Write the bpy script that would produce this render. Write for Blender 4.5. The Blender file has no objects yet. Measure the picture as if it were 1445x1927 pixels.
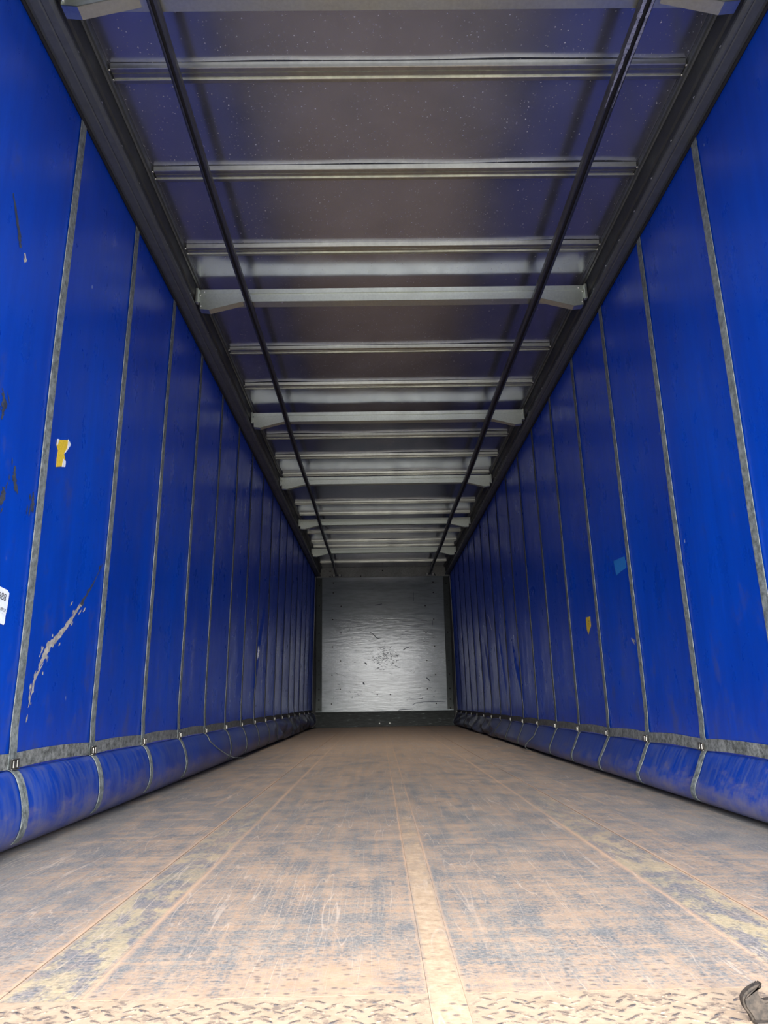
import bpy, bmesh, math, random
from mathutils import Vector, Matrix
from mathutils import noise as mnoise
random.seed(7)
sc = bpy.context.scene
COL = sc.collection
PI = math.pi

# ---------------------------------------------------------------- camera
cam_d = bpy.data.cameras.new('camera')
cam = bpy.data.objects.new('camera', cam_d); COL.objects.link(cam); sc.camera = cam
cam_d.sensor_fit = 'HORIZONTAL'; cam_d.sensor_width = 36.0
cam_d.lens = 1432.13 / 1445 * 36.0
cam_d.clip_start = 0.02; cam_d.clip_end = 200
def cam_matrix(pitch, yaw, roll, loc):
    def world(d):
        c, s = math.cos(pitch), math.sin(pitch)
        x, y, z = d[0], c * d[1] - s * d[2], s * d[1] + c * d[2]
        c, s = math.cos(yaw), math.sin(yaw)
        return Vector((c * x - s * y, s * x + c * y, z))
    c, s = math.cos(roll), math.sin(roll)
    right = world((c, 0, s)); up = world((-s, 0, c)); back = -world((0, 1, 0))
    m = Matrix((right, up, back)).transposed().to_4x4(); m.translation = Vector(loc); return m
cam.matrix_world = cam_matrix(0.2427, -0.0107, -0.017, (-0.1074, 0.0, 0.4635))

# ---------------------------------------------------------------- sky outside the open rear, plus an added fill sun
SKY, GROUND, EXPOSURE = 9.5, 2.5, 0.0
SUN = 8.5  # strength of the added fill sun
w = bpy.data.worlds.new('overcast_sky'); sc.world = w; w.use_nodes = True
nt = w.node_tree; nt.nodes.clear()
tc = nt.nodes.new('ShaderNodeTexCoord'); sx = nt.nodes.new('ShaderNodeSeparateXYZ')
rp = nt.nodes.new('ShaderNodeValToRGB'); bg = nt.nodes.new('ShaderNodeBackground'); wo = nt.nodes.new('ShaderNodeOutputWorld')
mr = nt.nodes.new('ShaderNodeMapRange')
nt.links.new(tc.outputs['Generated'], sx.inputs[0]); nt.links.new(sx.outputs['Z'], mr.inputs['Value'])
mr.inputs['From Min'].default_value = -1; mr.inputs['From Max'].default_value = 1
nt.links.new(mr.outputs[0], rp.inputs[0])
cr = rp.color_ramp
g = GROUND / SKY
cr.elements[0].position = 0.0; cr.elements[0].color = (g, g * .95, g * .88, 1)
cr.elements[1].position = 0.492; cr.elements[1].color = (g, g * .95, g * .88, 1)
for pos, c in ((0.503, (1.0, 1.0, .98, 1)), (0.62, (.98, .99, 1.0, 1)), (1.0, (.90, .94, 1.0, 1))):
    e = cr.elements.new(pos); e.color = c
nt.links.new(rp.outputs[0], bg.inputs[0]); bg.inputs[1].default_value = SKY
nt.links.new(bg.outputs[0], wo.inputs[0])
sun_d = bpy.data.lights.new('deep_fill_sun', 'SUN'); sun_d.energy = SUN; sun_d.angle = math.radians(13); sun_d.color = (1, .96, .89)  # sun lamp added to brighten the deep floor and front wall
sun = bpy.data.objects.new('deep_fill_sun', sun_d); COL.objects.link(sun)
sun.location = (0, -6, 5); sun.rotation_euler = Vector((0.0, 1.0, -0.25)).to_track_quat('-Z', 'Y').to_euler()
sc.view_settings.view_transform = 'Standard'; sc.view_settings.look = 'None'
sc.view_settings.exposure = EXPOSURE; sc.view_settings.gamma = 1.0; sc.view_settings.use_curve_mapping = False
sc.cycles.max_bounces = 14; sc.cycles.diffuse_bounces = 8; sc.cycles.glossy_bounces = 8; sc.cycles.sample_clamp_indirect = 6

# ---------------------------------------------------------------- node helpers
class N:
    """small wrapper that builds node materials"""
    def __init__(self, name):
        self.m = bpy.data.materials.new(name); self.m.use_nodes = True
        self.t = self.m.node_tree; self.t.nodes.clear()
        self.out = self.t.nodes.new('ShaderNodeOutputMaterial')
        self.b = self.t.nodes.new('ShaderNodeBsdfPrincipled')
        self.t.links.new(self.b.outputs[0], self.out.inputs[0])
        c = self.t.nodes.new('ShaderNodeTexCoord'); self.obj = c.outputs['Object']
    def put(self, sock, v):
        if hasattr(v, 'is_linked') or isinstance(v, bpy.types.NodeSocket): self.t.links.new(v, sock)
        else: sock.default_value = v if not (isinstance(v, tuple) and len(v) == 3 and len(sock.default_value) == 4) else v + (1,)
    def set(self, **k):
        for n, v in k.items(): self.put(self.b.inputs[n.replace('_', ' ')], v)
        return self
    def map(self, scale=(1, 1, 1), loc=(0, 0, 0), rot=(0, 0, 0)):
        n = self.t.nodes.new('ShaderNodeMapping'); self.t.links.new(self.obj, n.inputs[0])
        n.inputs['Scale'].default_value = scale; n.inputs['Location'].default_value = loc; n.inputs['Rotation'].default_value = rot
        return n.outputs[0]
    def noise(self, vec, scale=5, detail=4, rough=.55, dist=0):
        n = self.t.nodes.new('ShaderNodeTexNoise'); self.t.links.new(vec, n.inputs['Vector'])
        n.inputs['Scale'].default_value = scale; n.inputs['Detail'].default_value = detail
        n.inputs['Roughness'].default_value = rough; n.inputs['Distortion'].default_value = dist
        return n.outputs['Fac']
    def voro(self, vec, scale=5, feature='F1', out='Distance', rnd=1.0):
        n = self.t.nodes.new('ShaderNodeTexVoronoi'); n.feature = feature
        self.t.links.new(vec, n.inputs['Vector']); n.inputs['Scale'].default_value = scale; n.inputs['Randomness'].default_value = rnd
        return n.outputs[out]
    def ramp(self, fac, *stops):
        n = self.t.nodes.new('ShaderNodeValToRGB'); self.t.links.new(fac, n.inputs[0])
        e = n.color_ramp.elements
        while len(e) < len(stops): e.new(.5)
        for el, (p, c) in zip(e, stops):
            el.position = p; el.color = (c, c, c, 1) if isinstance(c, (int, float)) else tuple(c) + (1,)
        return n.outputs[0]
    def mix(self, fac, a, b, mode='MIX'):
        n = self.t.nodes.new('ShaderNodeMix'); n.data_type = 'RGBA'; n.blend_type = mode
        self.put(n.inputs[0], fac); self.put(n.inputs[6], a); self.put(n.inputs[7], b); return n.outputs[2]
    def math(self, op, a, b=0.0, clamp=False):
        n = self.t.nodes.new('ShaderNodeMath'); n.operation = op; n.use_clamp = clamp
        self.put(n.inputs[0], a); self.put(n.inputs[1], b); return n.outputs[0]
    def xyz(self):
        n = self.t.nodes.new('ShaderNodeSeparateXYZ'); self.t.links.new(self.obj, n.inputs[0]); return n.outputs
    def bump(self, h, strength=.3, dist=.01, normal=None):
        n = self.t.nodes.new('ShaderNodeBump'); self.t.links.new(h, n.inputs['Height'])
        n.inputs['Strength'].default_value = strength; n.inputs['Distance'].default_value = dist
        if normal is not None: self.t.links.new(normal, n.inputs['Normal'])
        return n.outputs[0]
    def band(self, x, a, b, soft=.004):
        """1 where a < x < b"""
        u = self.math('SUBTRACT', x, a); u = self.math('DIVIDE', u, soft, True)
        v = self.math('SUBTRACT', b, x); v = self.math('DIVIDE', v, soft, True)
        return self.math('MULTIPLY', u, v)

# ---------------------------------------------------------------- materials
M = {}
def mat_curtain():
    n = N('blue_tarpaulin')
    big = n.noise(n.map((1, .8, .5)), 1.3, 5, .6)
    streak = n.noise(n.map((30, 30, 1.2)), 1.0, 4, .6)
    col = n.ramp(big, (.3, (.0006, .040, .36)), (.7, (.0012, .060, .47)))
    col = n.mix(n.ramp(streak, (.35, .22), (.65, 0.0)), col, (.002, .016, .18))
    z = n.xyz()['Z']
    dirt = n.noise(n.map((3, 3, 2)), 2.2, 8, .68)
    low = n.math('SUBTRACT', .95, z); low = n.math('MULTIPLY', low, .16, True)
    dfac = n.math('ADD', dirt, low)
    col = n.mix(n.ramp(dfac, (.60, 0.0), (.80, .55)), col, (.055, .065, .10))
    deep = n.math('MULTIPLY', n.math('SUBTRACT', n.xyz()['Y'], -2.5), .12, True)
    depth_dim = n.math('MULTIPLY', deep, n.ramp(n.math('ADD', dirt, n.math('MULTIPLY', low, .6)), (.40, .55), (.75, .92)))
    col = n.mix(depth_dim, col, (.026, .029, .055))  # deep curtain colour dimmed and greyed, standing in for weaker light
    spot = n.noise(n.map((9, 6, 4), (3, 1, 2)), 2.0, 6, .6)
    col = n.mix(n.ramp(spot, (.70, 0.0), (.76, .55)), col, (.012, .02, .04))
    fleck = n.voro(n.map((1, 1, .6), (.3, .2, .1)), 11)
    fn = n.noise(n.map(), 3.1, 2)
    ff = n.math('MULTIPLY', n.ramp(fleck, (.045, 1.0), (.07, 0.0)), n.ramp(fn, (.56, 0.0), (.6, .7)))
    col = n.mix(ff, col, (.30, .36, .48))
    n.set(Base_Color=col, Roughness=n.ramp(dirt, (.3, .24), (.7, .38)), Specular_IOR_Level=.5)
    n.set(Normal=n.bump(n.noise(n.map((60, 60, 5)), 1.0, 3), .03, .003, n.bump(n.noise(n.map((3, 3, 1.2)), 2.0, 3), .12, .02)))
    tr = n.t.nodes.new('ShaderNodeBsdfTranslucent'); tr.inputs[0].default_value = (.002, .05, .62, 1)
    ms = n.t.nodes.new('ShaderNodeMixShader'); ms.inputs[0].default_value = .006
    n.t.links.new(n.b.outputs[0], ms.inputs[1]); n.t.links.new(tr.outputs[0], ms.inputs[2]); n.t.links.new(ms.outputs[0], n.out.inputs[0])
    return n.m
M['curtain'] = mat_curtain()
def mat_skirt():
    n = N('dusty_blue_tarpaulin')
    d = n.noise(n.map((3, 3, 9)), 2.4, 9, .7)
    col = n.ramp(n.noise(n.map(), 3, 5), (.3, (.001, .028, .24)), (.7, (.002, .044, .34)))
    st = n.noise(n.map((4, 34, 6), (1, 3, 0)), 1.0, 6, .65)
    col = n.mix(n.ramp(st, (.42, 0.0), (.72, .55)), col, (.10, .13, .24))
    z = n.xyz()['Z']
    low = n.math('SUBTRACT', .17, z); low = n.math('MULTIPLY', low, 2.2, True)
    col = n.mix(n.ramp(n.math('ADD', d, low), (.58, 0.0), (.92, .7)), col, (.20, .17, .18))
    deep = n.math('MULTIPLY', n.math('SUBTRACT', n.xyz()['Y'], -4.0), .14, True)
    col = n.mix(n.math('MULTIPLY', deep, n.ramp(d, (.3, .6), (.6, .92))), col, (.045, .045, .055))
    n.set(Base_Color=col, Roughness=.42)
    n.set(Normal=n.bump(n.noise(n.map((9, 40, 9)), 1.0, 4), .15, .006))
    return n.m
M['skirt'] = mat_skirt()
def mat_web(name, a, b):
    n = N(name)
    x = n.noise(n.map(), 42, 7, .7); y = n.noise(n.map((1, 1, 1)), 9, 4)
    col = n.mix(n.ramp(y, (.35, .2), (.65, .8)), n.ramp(x, (.32, a), (.62, b)), n.ramp(x, (.38, a), (.66, tuple(v * 1.25 for v in b))))
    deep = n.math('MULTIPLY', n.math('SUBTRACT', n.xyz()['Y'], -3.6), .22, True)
    col = n.mix(n.math('MULTIPLY', deep, .8), col, (.028, .027, .030))  # webbing colour darkened towards the front wall in place of fading light
    n.set(Base_Color=col, Roughness=.85, Specular_IOR_Level=.2)
    n.set(Normal=n.bump(n.noise(n.map((200, 200, 200)), 1.0, 2), .2, .002))
    return n.m
M['webbing'] = mat_web('grey_webbing', (.07, .083, .083), (.22, .245, .237))
M['band'] = mat_web('grimy_webbing', (.06, .065, .06), (.24, .25, .235))
def mat_metal(name, base, rough, var=.25, mottled=60, bumpy=.05, metallic=1.0):
    n = N(name)
    a = n.noise(n.map(), mottled, 5, .6); b = n.noise(n.map(), 6, 4)
    dark = tuple(v * (1 - var) for v in base)
    col = n.mix(n.ramp(b, (.35, .0), (.7, .5)), n.ramp(a, (.3, dark), (.7, base)), dark)
    n.set(Base_Color=col, Metallic=metallic, Roughness=n.ramp(b, (.3, rough), (.75, min(1, rough + .14))))
    n.set(Normal=n.bump(b, bumpy, .01))
    return n.m
M['galv'] = mat_metal('galvanised_steel', (.70, .75, .66), .34, .16, 70, .05, 1.0)
M['batten'] = mat_metal('rolled_galvanised', (.52, .53, .47), .28, .2, 40, .03, 1.0)
M['rail'] = mat_metal('dark_anodised_rail', (.13, .142, .147), .42, .25, 30, .04, .45)
M['recess'] = mat_metal('black_rail_recess', (.08, .085, .085), .5, .25, 30, .04, .5)
M['rubber'] = mat_metal('black_rubber_lip', (.012, .012, .012), .6, .2, 30, .02, 0.0)
M['bar'] = mat_metal('dark_steel_bar', (.085, .09, .105), .36, .25, 20, .03, .55)
M['core'] = mat_metal('bar_groove_black', (.010, .010, .013), .55, .2, 20, .0, 0.0)
M['rivet'] = mat_metal('bright_rivet', (.75, .75, .72), .3, .1)
M['buckle'] = mat_metal('worn_steel_buckle', (.45, .44, .40), .38, .5, 200)
M['buckle_dark'] = mat_metal('grimy_buckle_plate', (.05, .047, .042), .6, .4, 160, .05, .4)
M['post'] = mat_metal('grey_green_post', (.05, .062, .057), .5, .35, 25, .05, .2)
M['hole'] = mat_metal('black_bolt_hole', (.008, .008, .008), .7, .2, 20, 0, 0.0)
M['header'] = mat_metal('dull_zinc_header', (.36, .37, .34), .5, .35, 45, .05, .6)
def mat_roof():
    n = N('speckled_roof_sheet')
    a = n.noise(n.map((1, 1, 1)), 4, 5)
    col = n.ramp(a, (.3, (.36, .38, .46)), (.7, (.44, .46, .54)))
    def dotlayer(scale, off, r, amount):
        d = n.voro(n.map((1, 1, 1), off), scale); c = n.voro(n.map((1, 1, 1), off), scale, 'F1', 'Color')
        sep = n.t.nodes.new('ShaderNodeSeparateColor'); n.t.links.new(c, sep.inputs[0])
        return n.math('MULTIPLY', n.ramp(d, (r, 1.0), (r * 1.7, 0.0)), n.ramp(sep.outputs[0], (1 - amount, 0.0), (1.0, 1.0)))
    dd = n.math('MAXIMUM', dotlayer(38, (0, 0, 0), .085, .7), dotlayer(70, (.4, .1, 0), .10, .55))
    n.set(Base_Color=n.mix(n.math('MULTIPLY', dd, .7), col, (.62, .62, .62)), Metallic=n.math('SUBTRACT', .88, n.math('MULTIPLY', dd, .75)),
          Roughness=n.ramp(a, (.3, .15), (.7, .24)))
    n.set(Normal=n.bump(n.noise(n.map((1, 1, 1)), 1.6, 2), .02, .02))
    return n.m
M['roof'] = mat_roof()
def mat_floor(strip=False):
    n = N('dust_filled_floor_strip' if strip else 'dusty_plywood_floor')
    o = n.xyz(); x, y = o['X'], o['Y']
    big = n.noise(n.map((1.3, .8, 1)), 1.6, 5, .6, .4)
    mid = n.noise(n.map((1.5, 1, 1), (4, 2, 0)), 5, 9, .74, .3)
    fine = n.noise(n.map((110, 130, 1)), 1.0, 6, .72)
    longi = n.noise(n.map((34, .8, 1)), 1.0, 7, .68)
    cross = n.noise(n.map((1.6, 40, 1), (2, 5, 0)), 1.0, 7, .68)
    weave = n.noise(n.map((420, 60, 1)), 1.0, 2, .5)
    base = n.ramp(fine, (.34, (.090, .096, .100)), (.66, (.230, .217, .198)))
    base = n.mix(n.ramp(mid, (.4, .0), (.62, .8)), base, (.27, .24, .20))
    base = n.mix(n.ramp(weave, (.42, .35), (.58, 0)), base, (.078, .080, .084))
    tan = n.ramp(n.noise(n.map(), 22, 7, .72), (.32, (.27, .172, .105)), (.66, (.365, .25, .162)))
    def cent(v, k): return n.math('MULTIPLY', n.math('SUBTRACT', v, .5), k)
    f = cent(big, .8); f = n.math('ADD', f, cent(mid, 1.7)); f = n.math('ADD', f, cent(cross, 1.7)); f = n.math('ADD', f, cent(longi, 1.3)); f = n.math('ADD', f, cent(fine, 2.4))
    # more dust by the open rear end, less along the sides
    near = n.math('MULTIPLY', n.math('SUBTRACT', 1.60, y), 1.8, True)
    f = n.math('ADD', f, n.math('MULTIPLY', near, .9))
    side = n.math('MULTIPLY', n.math('SUBTRACT', n.math('ABSOLUTE', x), .75), .8, True)
    f = n.math('SUBTRACT', f, n.math('MULTIPLY', side, .6))
    far = n.math('MULTIPLY', n.math('SUBTRACT', y, 4.0), .16, True)
    f = n.math('ADD', f, n.math('MULTIPLY', far, .42))  # tan dust tone raised deep inside, partly to look better lit
    fac = n.ramp(n.math('ADD', n.math('MULTIPLY', f, .5), .5), (.40, .0), (.56, .5), (.80, .92))
    col = n.mix(fac, base, tan)
    col = n.mix(n.math('MULTIPLY', far, .45), col, n.mix(.5, col, (.46, .32, .225)))  # deep floor colour lightened to stand in for brighter light
    # dust lying along the joints of the floor strips
    for e, wd in ((-.735, .010), (-.598, .013), (.572, .013), (.712, .009), (-.036, .007), (.026, .007)):
        wob = n.math('ADD', x, cent(mid, .012))
        ln = n.band(wob, e - wd, e + wd, wd)
        ln = n.math('MULTIPLY', ln, n.ramp(longi, (.34, .25), (.55, .9)))
        col = n.mix(ln, col, (.40, .265, .17))
    # yellowish dust on the two outer strips, bare blue grey plate between
    patch = n.noise(n.map((7, 3.2, 1), (7, 1, 0)), 2.2, 9, .74)
    for a, b in ((-.735, -.598), (.572, .712)):
        bd = n.band(x, a, b, .012)
        yl = n.mix(n.ramp(patch, (.46, 0.0), (.54, 1.0)), n.ramp(fine, (.40, (.035, .055, .085)), (.62, (.19, .19, .19))), n.ramp(fine, (.4, (.29, .235, .13)), (.6, (.36, .31, .19))))
        nearer = n.math('MULTIPLY', n.math('SUBTRACT', 4.6, y), .28, True)
        col = n.mix(n.math('MULTIPLY', bd, n.math('MULTIPLY', nearer, n.ramp(mid, (.35, .35), (.55, .85)))), col, yl)
    wob = n.math('ADD', x, cent(cross, .010))
    cs = n.band(wob, -.034, .024, .006)
    cs = n.math('MULTIPLY', cs, n.ramp(n.math('ADD', patch, n.math('MULTIPLY', n.math('SUBTRACT', 2.9, y), .16)), (.44, .15), (.60, .95)))
    col = n.mix(cs, col, n.ramp(n.noise(n.map(), 40, 7, .72), (.35, (.27, .19, .12)), (.62, (.40, .295, .195))))
    # pale scratches
    for rot, sc_, off in ((.25, 5.0, 0), (-.35, 4.0, 3), (1.45, 3.0, 6), (.06, 6, 9), (1.62, 4, 12), (-.1, 7, 15)):
        wv = n.noise(n.map((sc_ * 1.0, .22, 1), (off, off, 0), (0, 0, rot)), 3.0, 2, .4)
        sf = n.ramp(wv, (.497, 0.0), (.500, .6), (.503, 0.0))
        sf = n.math('MULTIPLY', sf, n.ramp(n.noise(n.map((1, 1, 1), (off, 0, 0)), 1.8, 4), (.48, 0.0), (.60, 1.0)))
        col = n.mix(sf, col, (.42, .34, .265))
    # dark spots of grit near the sill
    sp = n.voro(n.map((1, 1.3, 1)), 42); spn = n.math('MULTIPLY', n.math('SUBTRACT', 2.0, y), 1.3, True)
    sp = n.math('MULTIPLY', n.ramp(sp, (.14, 1.0), (.32, 0.0)), n.math('MULTIPLY', spn, n.ramp(mid, (.36, 0.0), (.50, .95))))
    col = n.mix(sp, col, (.085, .07, .068))
    n.set(Base_Color=col, Roughness=n.ramp(fac, (.2, .62), (.8, .92)), Specular_IOR_Level=.3)
    n.set(Normal=n.bump(n.math('ADD', fine, mid), .15, .006))
    return n.m
M['floor'] = mat_floor()
M['strip'] = mat_floor(True)
def mat_tread():
    n = N('dust_covered_tread_plate')
    a = n.noise(n.map(), 30, 7, .7)
    col = n.ramp(a, (.3, (.235, .165, .105)), (.6, (.31, .23, .155)))
    n.set(Base_Color=n.mix(n.ramp(n.noise(n.map((1, 1, 1), (3, 0, 0)), 24, 7, .72), (.53, 0), (.62, .75)), col, (.085, .065, .055)), Roughness=.9)
    n.set(Normal=n.bump(a, .3, .003)); return n.m
M['tread'] = mat_tread()
def mat_lozenge():
    n = N('worn_tread_lozenge')
    a = n.noise(n.map(), 60, 5, .7)
    n.set(Base_Color=n.ramp(a, (.36, (.035, .033, .037)), (.52, (.15, .11, .08)), (.64, (.30, .22, .15))), Roughness=.7, Metallic=.15); return n.m
M['lozenge'] = mat_lozenge()
def mat_front():
    n = N('scuffed_grey_plywood')
    a = n.noise(n.map((2, 1, 14)), 2.0, 7, .66); b = n.noise(n.map((1, 1, 2)), 1.5, 4); c = n.noise(n.map((9, 1, 40)), 2.0, 6, .7)
    col = n.ramp(b, (.3, (.20, .235, .25)), (.7, (.25, .29, .305)))
    col = n.mix(n.ramp(a, (.38, .35), (.55, 0)), col, (.10, .122, .133))
    z = n.xyz()['Z']; x = n.xyz()['X']
    # scuff zone where loads hit the wall
    zone = n.math('MULTIPLY', n.band(z, .85, 1.55, .25), n.ramp(c, (.50, 0), (.60, .8)))
    col = n.mix(zone, col, (.30, .36, .38))
    dk = n.math('MULTIPLY', n.band(z, .55, 1.9, .5), n.ramp(n.noise(n.map((7, 1, 16), (5, 0, 2)), 3.0, 6, .7), (.66, 0), (.70, .8)))
    col = n.mix(dk, col, (.09, .10, .10))
    n.set(Base_Color=col, Roughness=n.ramp(a, (.35, .07), (.7, .17)), Specular_IOR_Level=.75)
    n.set(Normal=n.bump(n.math('ADD', a, n.math('MULTIPLY', n.noise(n.map((1.2, 1, 2.6), (2, 0, 5)), 3.0, 4, .6), .9)), .14, .008)); return n.m
M['front'] = mat_front()
def mat_kick():
    n = N('scraped_black_kick_plate')
    a = n.noise(n.map((2.2, 1, 16)), 3.0, 8, .72)
    n.set(Base_Color=n.ramp(a, (.42, (.004, .006, .006)), (.60, (.014, .018, .018)), (.72, (.12, .14, .14))), Roughness=.5, Specular_IOR_Level=.12)
    n.set(Normal=n.bump(a, .2, .005)); return n.m
M['kick'] = mat_kick()
def mat_plain(name, a, b, rough=.6, scale=30, metallic=0.0):
    n = N(name); f = n.noise(n.map(), scale, 5, .65)
    n.set(Base_Color=n.ramp(f, (.35, a), (.65, b)), Roughness=rough, Metallic=metallic)
    n.set(Normal=n.bump(f, .08, .003)); return n.m
M['yellow'] = mat_plain('yellow_sticker_paper', (.62, .42, .02), (.80, .58, .05), .6, 120)
M['white'] = mat_plain('white_label_paper', (.66, .72, .78), (.80, .84, .88), .55, 60)
M['torn'] = mat_plain('torn_white_paper', (.60, .64, .70), (.82, .84, .86), .8, 90)
M['ink'] = mat_plain('black_print', (.03, .03, .035), (.07, .07, .08), .6)
M['bluetape'] = mat_plain('light_blue_patch', (.012, .16, .50), (.02, .21, .60), .5, 80)
M['scuff'] = mat_plain('bared_scuff', (.22, .21, .20), (.52, .49, .42), .8, 60)
M['scuffdark'] = mat_plain('dark_scuff', (.012, .02, .045), (.05, .06, .08), .7, 60)
M['rust'] = mat_plain('rusty_steel', (.008, .006, .0045), (.050, .037, .027), .7, 90, .1)
M['whitemark'] = mat_plain('white_tear_edge', (.5, .52, .55), (.75, .77, .8), .7, 50)
M['nut'] = mat_plain('pale_nut', (.42, .43, .40), (.58, .58, .54), .5, 50)
M['paint'] = mat_plain('sealant_smear', (.30, .31, .34), (.62, .63, .66), .3, 40, .5)

# ---------------------------------------------------------------- mesh helpers
def obj(name, bm, mats, parent=None, smooth=False, loc=None):
    me = bpy.data.meshes.new(name); bm.normal_update(); bm.to_mesh(me); bm.free()
    for m in (mats if isinstance(mats, (list, tuple)) else [mats]): me.materials.append(m)
    if smooth:
        for p in me.polygons: p.use_smooth = True
    o = bpy.data.objects.new(name, me); COL.objects.link(o)
    if parent: o.parent = parent
    if loc is not None: o.location = loc
    return o
def thing(name, label, cat, loc=(0, 0, 0), group=None):
    o = bpy.data.objects.new(name, None); o.empty_display_size = .1; COL.objects.link(o); o.location = loc
    return tag(o, label, cat, group)
def tag(o, label, cat, group=None):
    o['label'] = label; o['category'] = cat
    if group: o['group'] = group
    return o
def struct(o, label=None):
    o['kind'] = 'structure'
    if label: o['label'] = label
    return o
def box(bm, lo, hi, mi=0, bevel=0):
    (x0, y0, z0), (x1, y1, z1) = lo, hi
    v = [bm.verts.new((x, y, z)) for x in (x0, x1) for y in (y0, y1) for z in (z0, z1)]
    fs = []
    for q in ((0, 1, 3, 2), (4, 6, 7, 5), (0, 4, 5, 1), (2, 3, 7, 6), (0, 2, 6, 4), (1, 5, 7, 3)):
        f = bm.faces.new([v[i] for i in q]); f.material_index = mi; fs.append(f)
    if bevel:
        es = {e for f in fs for e in f.edges}
        r = bmesh.ops.bevel(bm, geom=list(es), offset=bevel, segments=2, profile=.6, affect='EDGES')
        for f in r['faces']: f.material_index = mi
    return fs
def prism(bm, prof, axis, a, b, mi=0, closed=True, cap=True):
    """extrude a 2-D profile along an axis: 'X' profile is (y, z); 'Y' profile is (x, z)"""
    def P(q, t): return (t, q[0], q[1]) if axis == 'X' else (q[0], t, q[1])
    A = [bm.verts.new(P(q, a)) for q in prof]; B = [bm.verts.new(P(q, b)) for q in prof]
    n = len(prof)
    for i in range(n if closed else n - 1):
        j = (i + 1) % n
        f = bm.faces.new((A[i], A[j], B[j], B[i])); f.material_index = mi[i] if isinstance(mi, (list, tuple)) else mi
    if closed and cap:
        for vs in (A[::-1], B):
            f = bm.faces.new(vs); f.material_index = mi if isinstance(mi, int) else mi[0]
    bmesh.ops.recalc_face_normals(bm, faces=bm.faces[:])
def ribbon(bm, pts, nrm, width, wdir=(0, 1, 0), thick=.0025, mi=0):
    """a strap of the given width along pts, thickness along the per-point normal"""
    wd = Vector(wdir); rows = []
    for i, p in enumerate(pts):
        p = Vector(p); nn = Vector(nrm[i] if isinstance(nrm, list) else nrm).normalized()
        h = wd * (width[i] if isinstance(width, list) else width) * .5
        rows.append([bm.verts.new(q) for q in (p - h, p + h, p + h + nn * thick, p - h + nn * thick)])
    for a, b in zip(rows, rows[1:]):
        for k in range(4):
            f = bm.faces.new((a[k], a[(k + 1) % 4], b[(k + 1) % 4], b[k])); f.material_index = mi
    bm.faces.new(rows[0][::-1]); bm.faces.new(rows[-1])
    bmesh.ops.recalc_face_normals(bm, faces=bm.faces[:])
def slab(bm, outline, plane, at, thick, mi=0):
    """extrude a closed outline; plane 'YZ' at x, 'XZ' at y, 'XY' at z"""
    def P(q, t): return {'YZ': (t, q[0], q[1]), 'XZ': (q[0], t, q[1]), 'XY': (q[0], q[1], t)}[plane]
    A = [bm.verts.new(P(q, at)) for q in outline]; B = [bm.verts.new(P(q, at + thick)) for q in outline]
    n = len(outline)
    fa = bm.faces.new(A); fb = bm.faces.new(B[::-1]); fa.material_index = fb.material_index = mi
    for i in range(n):
        f = bm.faces.new((A[i], B[i], B[(i + 1) % n], A[(i + 1) % n])); f.material_index = mi
    bmesh.ops.recalc_face_normals(bm, faces=bm.faces[:])
def dome(bm, c, r, axis, h=None, mi=0, seg=8):
    """rivet head: a small dome whose axis points along +-X, +-Y or +-Z"""
    h = h or r * .6; ax = Vector(axis); u = ax.orthogonal().normalized(); v = ax.cross(u); c = Vector(c)
    rings = []
    for k, (rr, hh) in enumerate(((1, 0), (.8, .6), (.42, .93))):
        rings.append([bm.verts.new(c + (u * math.cos(2 * PI * i / seg) + v * math.sin(2 * PI * i / seg)) * r * rr + ax * h * hh) for i in range(seg)])
    for a, b in zip(rings, rings[1:]):
        for i in range(seg):
            f = bm.faces.new((a[i], a[(i + 1) % seg], b[(i + 1) % seg], b[i])); f.material_index = mi
    f = bm.faces.new(rings[-1]); f.material_index = mi
    f = bm.faces.new(rings[0][::-1]); f.material_index = mi
    bmesh.ops.recalc_face_normals(bm, faces=bm.faces[:])
def copies(proto, spots, parent):
    """proto itself goes to the first spot, copies to the others"""
    for k, p in enumerate(spots):
        o = proto if k == 0 else proto.copy()
        if k: COL.objects.link(o)
        o.location = p; o.parent = parent

# ================================================================ STRUCTURE
Y0, Y1 = 1.02, 14.39          # rear opening, front wall
FLOOR_Y = 1.387
ZR, ZS, ZRAIL = 2.90, 2.943, 2.777
BOWS = [2.10, 4.163, 6.202, 8.169, 10.203, 12.26]
BATTENS = [2.518, 3.121, 3.754, 5.017, 5.655, 6.866, 7.481, 8.115, 9.376, 9.955, 11.135, 11.778, 12.2, 13.648]

# floor: boards with thin steel strips let in flush between them
bm = bmesh.new()
for a, b in ((-1.42, -.7345), (-.5985, -.0345), (.0245, .5725), (.7115, 1.42)):
    box(bm, (a, FLOOR_Y, -.03), (b, Y1 + .03, 0))
floor = struct(obj('floor', bm, M['floor']))
for a, b, y in ((-.733, -.600, FLOOR_Y), (-.034, .024, Y0), (.574, .710, FLOOR_Y)):
    bm = bmesh.new(); box(bm, (a, y, -.03), (b, Y1 + .03, .0006 if y == Y0 else -.0012))
    obj('floor_strip', bm, M['strip'], floor)
bm = bmesh.new(); box(bm, (-1.42, FLOOR_Y, -.06), (1.42, Y1 + .03, -.031))
obj('subfloor', bm, M['hole'], floor)

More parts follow.
